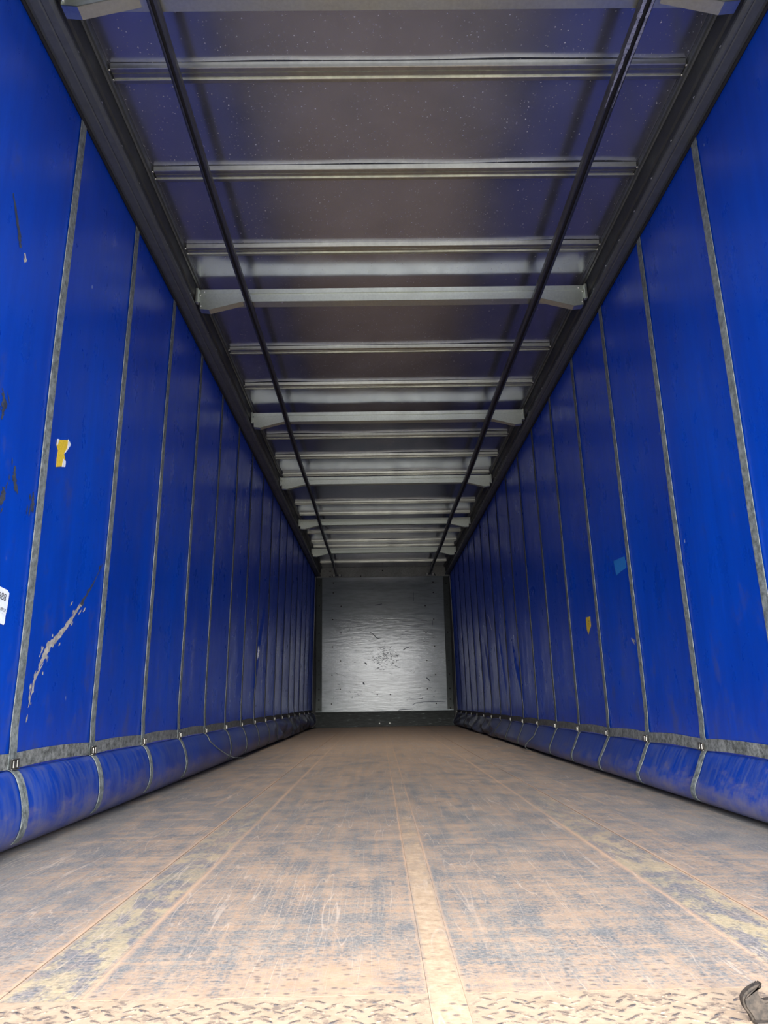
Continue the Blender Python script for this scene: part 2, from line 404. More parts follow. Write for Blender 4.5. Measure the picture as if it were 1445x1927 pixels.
# roof sheet, very slightly wavy like any thin rolled metal
def sheet_z(y, x):
    e = min(1, max(0, (1.15 - abs(x)) / .12))
    return ZS + e * (.0055 * mnoise.noise((x * 1.5, y * .9, 3)) + .0022 * mnoise.noise((x * 3.1, y * 2.0, 8)))
ys = [Y0 + (Y1 + .03 - Y0) * i / 240 for i in range(241)]
xs = [-1.34 + 2.68 * i / 44 for i in range(45)]
bm = bmesh.new()
grid = [[bm.verts.new((x, yy, sheet_z(yy, x))) for x in xs] for yy in ys]
for a, b in zip(grid, grid[1:]):
    for i in range(len(xs) - 1): bm.faces.new((a[i], a[i + 1], b[i + 1], b[i]))
top = [[bm.verts.new((x, yy, ZS + .03)) for x in (xs[0], xs[-1])] for yy in (ys[0], ys[-1])]
bm.faces.new((top[0][0], top[0][1], top[1][1], top[1][0]))
ceiling = struct(obj('ceiling', bm, M['roof'], smooth=True))

# front wall, posts, kick plate, header
bm = bmesh.new(); box(bm, (-1.42, Y1, -.03), (1.42, Y1 + .04, ZS + .02))
wall = struct(obj('wall_front', bm, M['front']))
bm = bmesh.new()
bmesh.ops.create_circle(bm, cap_ends=True, segments=12, radius=.013, matrix=Matrix.Rotation(PI / 2, 4, 'X'))
hole = obj('bolt_hole', bm, M['hole'], wall)
sp = [(-.938, 2.649), (-.942, 2.459), (-.794, 2.204), (-.952, 1.955), (-.80, 1.704), (-.957, 1.448), (-.806, 1.188), (-.966, .932), (-.814, .676), (-.975, .416),
      (.957, 2.636), (.956, 2.439), (.794, 2.188), (.949, 1.934), (.797, 1.685), (.95, 1.429), (.795, 1.173), (.949, .914), (.791, .658), (.946, .395),
      (-.134, .569), (.107, .57)]
copies(hole, [(x, Y1 - .0012, z) for x, z in sp], wall)
# dark gouges left by loads, kept as one surface pattern
bm = bmesh.new(); rnd = random.Random(3)
def gouge(pts, wd):
    L = len(pts)
    for i in range(L - 1):
        (x0, z0), (x1, z1) = pts[i], pts[i + 1]
        d = Vector((x1 - x0, z1 - z0)); d = d.normalized() if d.length else Vector((1, 0)); q = Vector((-d.y, d.x)) * wd * .5
        f = [bm.verts.new((x0 - q.x, Y1 - .0015, z0 - q.y)), bm.verts.new((x1 - q.x, Y1 - .0015, z1 - q.y)),
             bm.verts.new((x1 + q.x, Y1 - .0015, z1 + q.y)), bm.verts.new((x0 + q.x, Y1 - .0015, z0 + q.y))]
        bm.faces.new(f)
gouge([(-.255, 1.71), (-.20, 1.68), (-.14, 1.61), (-.11, 1.59), (-.06, 1.585)], .013)
gouge([(-.15, 2.215), (-.08, 2.225), (-.02, 2.235)], .014)
gouge([(.42, .48), (.55, .475), (.68, .485), (.70, .50)], .011)
gouge([(.50, .37), (.58, .415), (.72, .425), (1.12, .43)], .010)
gouge([(.25, .26), (.26, .29), (.50, .305), (.52, .30)], .010)
gouge([(.70, 1.92), (.82, 1.915)], .010); gouge([(.58, 2.46), (.58, 2.28)], .006); gouge([(-.62, .80), (-.36, .80)], .006)
gouge([(.36, 1.37), (.42, 1.41), (.47, 1.42)], .014); gouge([(.74, 1.52), (.86, 1.525)], .010); gouge([(.92, 1.91), (.92, 1.82)], .008)
gouge([(.78, .86), (.84, .80)], .020); gouge([(-.39, .79), (-.37, .75)], .025); gouge([(-.36, 1.15), (-.32, 1.12)], .022)
for k in range(120):
    x = rnd.gauss(-.02, .13); z = rnd.gauss(1.24, .10); a = rnd.uniform(-.9, .9); L = rnd.uniform(.012, .05)
    gouge([(x, z), (x + L * math.cos(a), z + L * math.sin(a))], rnd.uniform(.004, .010))
for k in range(70):
    x = rnd.uniform(-1.0, 1.0); z = rnd.uniform(.4, 1.75); a = rnd.gauss(0, .5); L = rnd.uniform(.01, .07)
    gouge([(x, z), (x + L * math.cos(a), z + L * math.sin(a))], rnd.uniform(.003, .009))
obj('gouge_marks', bm, M['scuffdark'], wall)
def post(n, xa, xb, zs, x_r):
    bm = bmesh.new(); prism(bm, [(xa, Y1 - .012), (xb, Y1 - .012), (xb, Y1 - .0005), (xa, Y1 - .0005)], 'Y', 0, 1)
    bm.free(); bm = bmesh.new(); box(bm, (min(xa, xb), Y1 - .012, .285), (max(xa, xb), Y1 - .0005, 2.742), 0, .002)
    t = struct(obj('trim_%d' % n, bm, M['post']))
    bm = bmesh.new(); dome(bm, (0, 0, 0), .014, (0, -1, 0), .006); r = obj('rivet', bm, M['hole'], t)
    copies(r, [(x_r, Y1 - .012, z) for z in zs], t)
    s = -1 if xa < 0 else 1
    bm = bmesh.new(); box(bm, (min(s * 1.263, s * 1.38), Y1 - .030, .0), (max(s * 1.263, s * 1.38), Y1 - .0006, 2.77), 0, .002)
    obj('corner_seal', bm, M['rubber'], t)
post(1, -1.262, -1.152, [2.60, 2.214, 1.703, 1.201, .942, .678, .49, .33], -1.206)
post(2, 1.149, 1.262, [2.60, 2.2, 1.69, 1.17, .92, .66, .47, .31], 1.206)
bm = bmesh.new(); box(bm, (-1.268, Y1 - .014, .0), (1.262, Y1 - .0006, .272), 0, .002)
kick = struct(obj('baseboard_front', bm, M['kick']))
bm = bmesh.new(); dome(bm, (0, 0, 0), .014, (0, -1, 0), .008); r = obj('bolt', bm, M['nut'], kick)
copies(r, [(-.10, Y1 - .014, .06), (.085, Y1 - .014, .06)], kick)
bm = bmesh.new(); box(bm, (-1.25, Y1 - .02, 2.752), (1.25, Y1 - .0006, ZS - .001), 0, .002)
header = struct(obj('trim_3', bm, M['header']))
bm = bmesh.new(); dome(bm, (0, 0, 0), .014, (0, -1, 0), .008); r = obj('bolt', bm, M['hole'], header)
copies(r, [(x, Y1 - .02, z) for x, z in ((-1.0, 2.87), (-1.0, 2.77), (-.42, 2.77), (0, 2.87), (.95, 2.87), (1.0, 2.77))], header)

# cant rails: dark aluminium sections along both top edges
def rail(n, s):
    xi = -1.175 if s < 0 else 1.193
    prof = [(s * 1.266, ZRAIL), (s * 1.252, ZRAIL - .004), (s * 1.222, ZRAIL - .0045), (s * 1.217, ZRAIL - .001), (s * 1.205, ZRAIL - .001) if False else (s * 1.212, ZRAIL - .0045), (xi + s * .012, ZRAIL - .004), (xi, ZRAIL + .004),
            (xi, ZRAIL + .016), (xi + s * .014, ZRAIL + .018), (xi + s * .012, 2.843), (xi + s * .002, 2.848), (xi, 2.930), (s * 1.36, 2.930), (s * 1.36, 2.80), (s * 1.30, 2.80), (s * 1.30, ZRAIL), (s * 1.285, ZRAIL)]
    mi = [0] * len(prof)
    for i in (8, 9, 10): mi[i] = 1
    bm = bmesh.new(); prism(bm, prof, 'Y', Y0, Y1 + .03, mi)
    t = struct(obj('trim_%d' % n, bm, [M['rail'], M['recess']]))
    # black rubber lip above the curtain
    bm = bmesh.new(); prism(bm, [(s * 1.266, ZRAIL + .01), (s * 1.266, ZRAIL - .006), (s * 1.272, ZRAIL - .013), (s * 1.28, ZRAIL - .006), (s * 1.28, ZRAIL + .01)], 'Y', Y0, Y1, 0)
    obj('rubber_lip', bm, M['rubber'], t)
    # raised bead carrying the roof edge
    xa = xi - s * .020
    bm = bmesh.new(); prism(bm, [(xi + s * .004, 2.926), (xi - s * .003, 2.920), (xi - s * .010, 2.923), (xi - s * .020, 2.921), (xi - s * .025, 2.926), (xi - s * .027, ZS - .002), (xi + s * .004, ZS - .002)], 'Y', Y0, Y1, 0)
    obj('roof_edge_strip', bm, M['rail'], t)
    bm = bmesh.new(); dome(bm, (0, 0, 0), .0055, (-s, 0, 0), .004); r = obj('rivet', bm, M['rivet'], t)
    k = 0; sp = []
    y = 1.35
    while y < Y1 - .1:
        sp.append((xi + s * .0125, y, 2.815)); y += .2465
    copies(r, sp, t)
    return t
rail(4, -1); rail(5, 1)
# rear frame round the opening
bm = bmesh.new(); box(bm, (-1.36, Y0 - .10, 2.64), (1.36, Y0, 2.97), 0, .004)
struct(obj('trim_6', bm, M['rail']))
for n, s in ((7, -1), (8, 1)):
    bm = bmesh.new(); box(bm, (min(s * 1.24, s * 1.36), Y0 - .12, -.06), (max(s * 1.24, s * 1.36), Y0 - .001, 2.639), 0, .004)
    struct(obj('trim_%d' % n, bm, M['rail']))

# ================================================================ ROOF BOWS AND BATTENS
ordn = ['nearest the open rear', 'second from the open rear', 'third from the open rear', 'third from the front wall', 'second from the front wall', 'closest to the front wall']
def bow():
    """galvanised cross beam with a tapered bracket at each end, its rear face at y = 0"""
    t = thing('roof_bow', '', 'roof beam', group='galvanised bows across the roof')
    xl, xr = -1.158, 1.172
    bm = bmesh.new()
    prof = [(-.004, 2.897), (-.004, 2.868), (.002, 2.866), (.002, 2.816), (.070, 2.816), (.070, 2.826), (.066, 2.826), (.066, 2.820), (.006, 2.820), (.006, 2.897)]
    prism(bm, prof, 'X', xl, xr); obj('beam', bm, M['galv'], t)
    for s, xo in ((-1, xl), (1, xr)):
        o = [(xo - s * .006, 2.868), (xo - s * .006, 2.770), (xo - s * .062, 2.764), (xo - s * .270, 2.818), (xo - s * .275, 2.868)]
        bm = bmesh.new(); slab(bm, o, 'XZ', -.0015, .003)
        # bottom flange of the bracket
        for (xa, za), (xb, zb) in zip(o[1:4], o[2:4]):
            q = [(xa, -.0015, za), (xb, -.0015, zb), (xb, .052, zb), (xa, .052, za)]
            lo = [bm.verts.new(p) for p in q]; hi = [bm.verts.new((p[0], p[1], p[2] + .003)) for p in q]
            bm.faces.new(lo); bm.faces.new(hi[::-1])
            for i in range(4): bm.faces.new((lo[i], hi[i], hi[(i + 1) % 4], lo[(i + 1) % 4]))
        bmesh.ops.recalc_face_normals(bm, faces=bm.faces[:])
        obj('bracket', bm, M['galv'], t)
        bm = bmesh.new(); box(bm, (min(xo, xo + s * .016), -.028, 2.80), (max(xo, xo + s * .016), .004, 2.896), 0, .002)
        obj('end_plate', bm, M['galv'], t)
    bm = bmesh.new(); dome(bm, (0, 0, 0), .006, (0, -1, 0), .004); r = obj('bolt', bm, M['rivet'], t)
    copies(r, [(xl + .03, -.004, 2.882), (xr - .03, -.004, 2.882), (xl + .012, -.002, 2.79), (xr - .012, -.002, 2.79), (xl + .006, -.002, 2.872 - .012), (xr - .006, -.002, 2.872 - .012)], t)
    bm = bmesh.new(); dome(bm, (0, 0, 0), .005, (0, 0, -1), .003); r = obj('rivet', bm, M['rivet'], t)
    copies(r, [(0, .018, 2.816), (-.66, .018, 2.816), (.62, .018, 2.816)], t)
    return t
def dup(root, loc):
    r = root.copy(); COL.objects.link(r); r.location = loc
    for ch in root.children:
        c = ch.copy(); COL.objects.link(c); c.parent = r
    return r
b0 = bow(); b0.location = (0, BOWS[0], 0)
bows = [b0] + [dup(b0, (0, y, 0)) for y in BOWS[1:]]
for o, n in zip(bows, ordn): o['label'] = 'galvanised roof bow with tapered end brackets, ' + n

def batten():
    t = thing('roof_batten', '', 'roof batten', group='rolled battens under the roof sheet')
    xl, xr = -1.138, 1.158
    bm = bmesh.new()
    # y measured from the lower rear corner; the rear face rises in two steps to the sheet
    Z = ZS - .0025
    prof = [(-.004, Z), (-.003, Z - .011), (-.001, Z - .0225), (.002, Z - .024), (.020, Z - .024), (.021, Z - .020), (.025, Z - .020), (.026, Z - .024), (.044, Z - .024), (.052, Z - .0235), (.0525, Z - .0285), (.054, Z - .0295), (.072, Z - .0285), (.075, Z - .024), (.075, Z)]
    mi = [0] * len(prof)
    prism(bm, prof, 'X', xl, xr, mi); obj('profile', bm, M['batten'], t)
    bm = bmesh.new(); dome(bm, (0, 0, 0), .006, (0, 0, -1), .004); r = obj('rivet', bm, M['rivet'], t)
    copies(r, [(xl - .008, .012, 2.9215), (xl - .008, .062, 2.9215), (xr + .008, .012, 2.9215), (xr + .008, .062, 2.9215)], t)
    return t
p0 = batten(); p0.location = (0, BATTENS[0], 0)
bats = [p0] + [dup(p0, (0, y, 0)) for y in BATTENS[1:]]
bl = ['first beyond the nearest bow, at the photo top edge', 'middle one of the three between the first and second bows', 'last of the three before the second bow',
      'first beyond the second bow', 'last one before the third bow', 'first beyond the third bow', 'middle one of the three between third and fourth bows', 'closest before the fourth bow',
      'first beyond the fourth bow', 'last one before the fifth bow', 'first beyond the fifth bow', 'middle one of three before the sixth bow', 'closest before the sixth bow', 'between the sixth bow and the front wall']
for o, n in zip(bats, bl): o['label'] = 'shiny rolled roof batten, ' + n

# two long dark bars slung under the bows
def bar(s, x0, x1, label):
    t = thing('roof_bar', label, 'bar', (0, 0, 0), 'long bars under the roof bows')
    n = 26; ya, yb = Y0 + .002, Y1 - .03
    wx = .036 if s < 0 else .046
    prof = [(-wx / 2, 0), (-wx * .30, -.004), (-wx * .18, -.004), (-wx * .17, .006), (wx * .17, .006), (wx * .18, -.004), (wx * .30, -.004), (wx / 2, 0), (wx / 2, .028), (-wx / 2, .028)]
    bm = bmesh.new(); rows = []
    for i in range(n + 1):
        y = ya + (yb - ya) * i / n; x = x0 + (x1 - x0) * ((y - 2) / 12.3); x += .006 * math.sin(y * 1.7 + s)
        rows.append([bm.verts.new((x + a, y, 2.7835 + z)) for a, z in prof])
    for a, b in zip(rows, rows[1:]):
        for k in range(len(prof)):
            f = bm.faces.new((a[k], a[(k + 1) % len(prof)], b[(k + 1) % len(prof)], b[k])); f.material_index = 1 if k in (2, 3, 4) else 0
    bm.faces.new(rows[0]); bm.faces.new(rows[-1][::-1]); bmesh.ops.recalc_face_normals(bm, faces=bm.faces[:])
    obj('channel', bm, [M['bar'], M['core']], t)
    xe = x0 + (x1 - x0) * ((yb - 2) / 12.3)
    bm = bmesh.new(); bmesh.ops.create_cone(bm, cap_ends=True, segments=6, radius1=.024, radius2=.024, depth=.028, matrix=Matrix.Rotation(PI / 2, 4, 'X'))
    r = obj('nut', bm, M['nut'], t); copies(r, [(xe - .05, Y1 - .036, 2.787), (xe + .06, Y1 - .036, 2.787)], t)
    bm = bmesh.new(); box(bm, (xe - .09, Y1 - .028, 2.768), (xe + .1, Y1 - .0205, 2.806), 0, .002)
    obj('end_bracket', bm, M['bar'], t)
    return t
bar(-1, -.848, -.876, 'long dark steel bar slung under the bows on the left')
tb = bar(1, .860, .896, 'long dark steel bar slung under the bows on the right, its rear end smeared silver')
# silvery worn coat on the near end of the right bar
bm = bmesh.new(); rnd = random.Random(11)
for k in range(26):
    y = 2.02 + k * .022; xx = .860 + .036 * ((y - 2) / 12.3) + .006 * math.sin(y * 1.7 + 1)
    wj = .013 * (1 - k / 30) * rnd.uniform(.5, 1.1)
    for xc in (-.0135, .0150):
        hw = min(wj, .008) * (1 if xc < 0 else .7)
        z = 2.7791
        f = [bm.verts.new((xx + xc - hw, y, z)), bm.verts.new((xx + xc + hw, y, z)), bm.verts.new((xx + xc + hw * rnd.uniform(.6, 1), y + .024, z)), bm.verts.new((xx + xc - hw, y + .024, z))]
        bm.faces.new(f)
o = obj('worn_coating', bm, M['paint'], tb); o['label'] = 'silvery smeared coating'

# ================================================================ SIDE CURTAINS
PITCH = .7146
def wall_x(s, y, z):
    """inner face of the curtain at height z"""
    zb = .28 if s < 0 else .25
    t = min(1, max(0, (2.8 - z) / (2.8 - zb)))
    return 1.278 + .049 * t + (.006 if z < zb - .02 else 0)
FOLDS = {-1: [((8.27, 1.59), (7.88, 1.11), (7.59, .54), .016, .035), ((6.50, .95), (6.36, .80), (6.20, .66), .012, .025)],
         1: [((10.36, 1.32), (10.1, .95), (9.91, .52), .014, .035), ((8.25, 1.10), (8.0, .75), (7.74, .40), .016, .035), ((9.05, 1.25), (8.9, .9), (8.75, .45), .010, .04)]}
def billow(s, y, z, ystraps0):
    ph = ((y - ystraps0) / PITCH) % 1.0
    hz = min(1, max(0, (2.75 - z) / .5)) * min(1, max(0, (z - .3) / .3))
    d = -.010 * math.sin(PI * ph) ** 1.5 * (.5 + .5 * mnoise.noise((y * .8, z * .5, s * 3))) * hz
    d += .005 * mnoise.noise((y * 1.4 + 5, z * .9, s * 7)) * hz
    d += .0022 * mnoise.noise((y * 9, z * .7, s * 4)) * hz
    for p0, p1, p2, amp, wd in FOLDS[s]:
        for (ya, za), (yb, zb) in ((p0, p1), (p1, p2)):
            if zb - .02 <= z <= za + .02:
                yc = ya + (yb - ya) * (za - z) / (za - zb)
                env = min(1, max(0, (p0[1] - z) / .25)) * min(1, max(0, (z - p2[1]) / .2))
                u = (y - yc) / wd
                d += amp * env * math.exp(-u * u)
                break
    return d
def cx(s, y, z, y0): return s * (wall_x(s, y, z) - billow(s, y, z, y0))
SKIRT = {-1: [(1.327, .262), (1.312, .256), (1.297, .240), (1.285, .215), (1.274, .185), (1.267, .150), (1.264, .115), (1.268, .080), (1.280, .050), (1.300, .028), (1.330, .010), (1.39, -.002)],
         1: [(1.327, .226), (1.316, .212), (1.302, .188), (1.289, .160), (1.276, .130), (1.260, .100), (1.249, .072), (1.249, .048), (1.256, .030), (1.275, .016), (1.31, .009), (1.39, -.002)]}
def skirt_pt(s, y, u, y0):
    """point on the rolled lower edge, u in 0..1 from the band down to the floor"""
    P = SKIRT[s]; f = u * (len(P) - 1); i = min(int(f), len(P) - 2); f -= i
    x = P[i][0] + (P[i + 1][0] - P[i][0]) * f; z = P[i][1] + (P[i + 1][1] - P[i][1]) * f
    x += .0 + .006 * mnoise.noise((y * 1.3, u * 2, s * 5 + 1)) * math.sin(PI * min(1, u * 1.1))
    ph = ((y - y0) / PITCH) % 1.0
    x -= .007 * math.sin(PI * ph) ** 1.2 * math.sin(PI * min(1, u))
    far = min(1, max(0, (y - 8.3) / 1.8)) * min(1, max(0, (14.35 - y) / .4))
    e = math.sin(PI * min(1, u)) * far
    q = mnoise.noise((y * 2.1 + u * 1.6, u * 2.2 - y * .5, s * 11)); q2 = abs(mnoise.noise((y * 1.2 - u * 1.4, u * 1.5, s * 17 + 3)))
    x += (.07 * q - .09 * q2 + .03) * e
    x = max(x, 1.20)
    if .15 < u < .9: z = max(.006, z + .012 * q * e)
    return (s * x, y, z)
def sag(s, y, y0):
    ph = ((y - y0) / PITCH) % 1.0
    return .008 * math.sin(PI * ph) + .004 * mnoise.noise((y * 2.0, s, 0))
def curtain(s, y0, label):
    t = thing('side_curtain', label, 'curtain', (s * 1.33, (Y0 + Y1) / 2, 0)); base = Vector(t.location)
    def add(name, bm, mats, smooth=False, label=None):
        bm.transform(Matrix.Translation(-base)); o = obj(name, bm, mats, t, smooth)
        if label: o['label'] = label
        return o
    zt, zb = 2.86, (.20 if s < 0 else .17)
    # the sheet
    bm = bmesh.new(); ny = 372; ny_ = [Y0 + .02 + (Y1 - .032 - Y0 - .02) * i / ny for i in range(ny + 1)]; nz = 62
    G = [[bm.verts.new((cx(s, y, zt + (zb - zt) * k / nz, y0), y, zt + (zb - zt) * k / nz)) for k in range(nz + 1)] for y in ny_]
    for a, b in zip(G, G[1:]):
        for k in range(nz):
            q = (a[k], a[k + 1], b[k + 1], b[k]); bm.faces.new(q if s < 0 else q[::-1])
    # keep object-space textures in metres of the trailer: the origin only shifts them
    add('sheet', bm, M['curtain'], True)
    # rolled skirt
    bm = bmesh.new(); nu = 22
    G = [[bm.verts.new(skirt_pt(s, y, k / nu, y0)) for k in range(nu + 1)] for y in ny_]
    for a, b in zip(G, G[1:]):
        for k in range(nu):
            q = (a[k], a[k + 1], b[k + 1], b[k]); bm.faces.new(q if s < 0 else q[::-1])
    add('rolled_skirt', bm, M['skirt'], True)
    # webbing band
    bm = bmesh.new(); rows = []
    z0, z1 = (.262, .312) if s < 0 else (.226, .276)
    for y in ny_:
        g = sag(s, y, y0); x = s * (1.3215); a = -s * .003
        rows.append([bm.verts.new(p) for p in ((x, y, z0 + g), (x, y, z1 + g), (x + a, y, z1 + g), (x + a, y, z0 + g))])
    for a, b in zip(rows, rows[1:]):
        for k in range(4): bm.faces.new((a[k], a[(k + 1) % 4], b[(k + 1) % 4], b[k]))
    bmesh.ops.recalc_face_normals(bm, faces=bm.faces[:])
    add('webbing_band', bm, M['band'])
    # straps, buckles, strap tails
    k = -1
    while y0 + k * PITCH < Y1 - .08:
        y = y0 + k * PITCH
        if y > Y0 + .1:
            bm = bmesh.new(); n = 40
            pts = []
            for i in range(n + 1):
                z = zt - .02 + (z0 + .004 - zt + .02) * i / n
                pts.append((cx(s, y, z, y0) - s * (.0035 if z > .34 else .0080), y + .006 * mnoise.noise((z * .8, k * 3.1, s)), z))
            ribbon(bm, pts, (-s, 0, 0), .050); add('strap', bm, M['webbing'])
            # buckle: dark plate with two bright loops
            zc = z0 + .018; xb = s * 1.3105
            bm = bmesh.new(); box(bm, (min(xb, xb - s * .004), y - .027, zc - .017), (max(xb, xb - s * .004), y + .027, zc + .017), 1, .001)
            for dy in (-.0125, .0125):
                xa = xb - s * .004
                box(bm, (min(xa, xa - s * .006), y + dy - .0075, zc - .012), (max(xa, xa - s * .006), y + dy + .0075, zc + .012), 0, .0028)
            for dz in (-.0155, .0155):
                xa = xb - s * .004
                box(bm, (min(xa, xa - s * .004), y - .027, zc + dz - .0015), (max(xa, xa - s * .004), y + .027, zc + dz + .0015), 0, .0006)
            add('buckle', bm, [M['buckle'], M['buckle_dark']])
            # tail over the skirt
            loose = (s < 0 and k == 4); loop = (s > 0 and k == 6)
            off = Vector((-s * .004, 0, .002)); dr = (-.02 if k % 3 else .012) * (1 if s < 0 else 1.2)
            pts = []; nr = []
            last = .8 if not loose else .3
            for i in range(22):
                u = .02 + (last - .02) * i / 21
                p = Vector(skirt_pt(s, y + dr * u + .004 * math.sin(9 * u + k), u, y0)) + off
                if loop: p += Vector((-s * .055, 0, -.012)) * max(0, math.sin(PI * (u - .35) / .55)) if u > .35 else Vector()
                if u > .5: p.z = max(p.z, .007)
                pts.append(p); nr.append(Vector((-s, 0, .5 - u)))
            if loose:
                p = pts[-1]
                for q in ((.012, .10, -.035), (.028, .24, -.075), (.05, .38, -.115), (.075, .50, -.142), (.10, .58, -.150), (.125, .64, -.155)):
                    pts.append(Vector((p.x + q[0], p.y + q[1], max(.006, p.z + q[2])))); nr.append(Vector((.7, 0, .7)))
            elif s < 0 and k == 2: pass
            bm = bmesh.new(); ribbon(bm, pts, nr, .046 if not loose else .034, thick=.002)
            o = add('strap_tail', bm, M['webbing'])
            if loose: o['label'] = 'loose strap end hanging out on the floor'
        k += 1
    return t, add
def decal(bm, s, pts, y0, lift=.0012, mi=0):
    """thin flake following the curtain: pts are (y, z)"""
    vs = [bm.verts.new((cx(s, y, z, y0) - s * lift, y, z)) for y, z in pts]
    f = bm.faces.new(vs if s < 0 else vs[::-1]); f.material_index = mi
YL, YR = 2.638, 2.7735
tl, addl = curtain(-1, YL, 'blue tarpaulin curtain along the left side with grey straps and a long scraped scar')
tr_, addr = curtain(1, YR, 'blue tarpaulin curtain along the right side with grey straps and folds near its far end')

def scar(add, s, y0, path, widths, mat, name, seed, flakes=0, label=None):
    """a scraped mark: a ragged band along path plus loose flakes beside it"""
    rnd = random.Random(seed); bm = bmesh.new()
    fine = []
    for (a, b), (c, d) in zip(path, path[1:]):
        for k in range(8): fine.append((a + (c - a) * k / 8, b + (d - b) * k / 8))
    fine.append(path[-1]); n = len(fine)
    L = []; R = []
    for i, (y, z) in enumerate(fine):
        a = fine[max(0, i - 1)]; b = fine[min(n - 1, i + 1)]
        d = Vector((b[0] - a[0], b[1] - a[1])).normalized(); q = Vector((-d.y, d.x))
        f = i / (n - 1) * (len(widths) - 1); j = min(int(f), len(widths) - 2); wd = widths[j] + (widths[j + 1] - widths[j]) * (f - j)
        L.append((y + q.x * wd * rnd.uniform(.2, .6), z + q.y * wd * rnd.uniform(.2, .6))); R.append((y - q.x * wd * rnd.uniform(.2, .6), z - q.y * wd * rnd.uniform(.2, .6)))
    for i in range(n - 1): decal(bm, s, [L[i], L[i + 1], R[i + 1], R[i]], y0)
    for k in range(flakes):
        i = rnd.randrange(n); y, z = fine[i]; wd = max(widths)
        y += rnd.gauss(0, wd * .75); z += rnd.gauss(0, wd * .75); h = rnd.uniform(.01, .05); ww = rnd.uniform(.002, .007)
        a = fine[max(0, i - 1)]; b = fine[min(n - 1, i + 1)]; d = Vector((b[0] - a[0], b[1] - a[1])).normalized() * h; q = Vector((-d.y, d.x)).normalized() * ww
        decal(bm, s, [(y - q.x * .2, z - q.y * .2), (y + d.x * .5 + q.x, z + d.y * .5 + q.y), (y + d.x, z + d.y), (y + d.x * .5 - q.x, z + d.y * .5 - q.y)], y0, .0014)
    o = add(name, bm, mat)
    if label: o['label'] = label
    return o
scar(addl, -1, YL, [(3.3028, 1.0649), (3.2306, 0.9799), (3.1635, 0.9097), (3.1055, 0.8555)], [.004, .010, .014, .016], M['scuffdark'], 'scar', 1, 4, 'dark upper end of the scar')
scar(addl, -1, YL, [(3.1152, 0.8645), (3.0375, 0.7991), (2.971, 0.7498), (2.9002, 0.7033)], [.012, .022, .026, .034], M['scuff'], 'scar', 2, 20)
scar(addl, -1, YL, [(2.9101, 0.7084), (2.8408, 0.673), (2.8121, 0.6325), (2.778, 0.6021)], [.03, .04, .03, .012], M['scuff'], 'scar', 3, 12)
scar(addl, -1, YL, [(2.8034, 0.6021), (2.7643, 0.5667), (2.746, 0.521), (2.7283, 0.4599)], [.008, .014, .010, .004], M['scuff'], 'scar', 4, 22)
scar(addl, -1, YL, [(2.4377, 1.2441), (2.4443, 1.2043), (2.466, 1.1646)], [.012, .03, .028], M['scuffdark'], 'smudge', 5, 6)
scar(addl, -1, YL, [(2.5856, 1.1944), (2.5923, 1.1546), (2.5885, 1.1247)], [.01, .024, .012], M['scuffdark'], 'smudge', 6, 5)
scar(addl, -1, YL, [(2.3809, 1.1546), (2.387, 1.1247), (2.3731, 1.0948)], [.02, .035, .02], M['scuffdark'], 'smudge', 7, 6)
scar(addl, -1, YL, [(2.3043, 1.4518), (2.3254, 1.4222), (2.3176, 1.363)], [.02, .03, .012], M['scuffdark'], 'smudge', 8, 8)
scar(addl, -1, YL, [(2.2001, 2.1151), (2.2735, 2.0088), (2.2948, 1.97)], [.01, .03, .02], M['scuffdark'], 'smudge', 9, 0)
scar(addl, -1, YL, [(2.3246, 1.97), (2.3404, 1.9458)], [.014, .010], M['scuff'], 'nick', 10, 2)
scar(addl, -1, YL, [(7.8002, 1.05), (7.7701, 0.9707), (7.7212, 0.8811)], [.02, .05, .02], M['whitemark'], 'tear', 12, 0, 'pale frayed tear')
scar(addl, -1, YL, [(7.891, 1.3556), (7.8774, 1.3065)], [.012, .012], M['whitemark'], 'nick', 13, 1)
scar(addr, 1, YR, [(9.7955, 1.5131), (9.7026, 1.4641), (9.6347, 1.3757), (9.5653, 1.297)], [.015, .03, .05, .04], M['whitemark'], 'tear', 14, 0, 'white hooked tear')
scar(addr, 1, YR, [(8.5265, 0.801), (8.4855, 0.7211), (8.4556, 0.6309)], [.02, .05, .02], M['whitemark'], 'tear', 15, 14)
scar(addr, 1, YR, [(8.7898, 0.4398), (8.7377, 0.3692), (8.7044, 0.3085)], [.02, .05, .02], M['scuff'], 'tear', 16, 10)
scar(addr, 1, YR, [(4.3145, 0.7811), (4.2761, 0.7511)], [.01, .02], M['scuff'], 'nick', 17, 3)

# ================================================================ STICKERS
def sticker_base(s, y0, y, z): return Vector((cx(s, y, z, y0) - s * .0016, y, z))
def curved(name, s, y0, outline, mats, parent=None, lift=.0016, thick=.0006, mi=0):
    bm = bmesh.new()
    A = [bm.verts.new((cx(s, y, z, y0) - s * lift, y, z)) for y, z in outline]; B = [bm.verts.new((v.co.x - s * thick, v.co.y, v.co.z)) for v in A]
    n = len(A); bm.faces.new(A); bm.faces.new(B[::-1])
    for i in range(n): bm.faces.new((A[i], B[i], B[(i + 1) % n], A[(i + 1) % n]))
    bmesh.ops.recalc_face_normals(bm, faces=bm.faces[:])
    return obj(name, bm, mats, parent)
st = curved('sticker', -1, YL, [(2.7305, 1.4382), (2.828, 1.472), (2.8547, 1.462), (2.8297, 1.4352), (2.8056, 1.4083), (2.8197, 1.3884), (2.8271, 1.3804), (2.8179, 1.3625), (2.7482, 1.3365), (2.7436, 1.3705), (2.7483, 1.4023), (2.7294, 1.4183)], M['yellow'])
tag(st, 'torn yellow paper sticker on the left blue curtain', 'sticker')
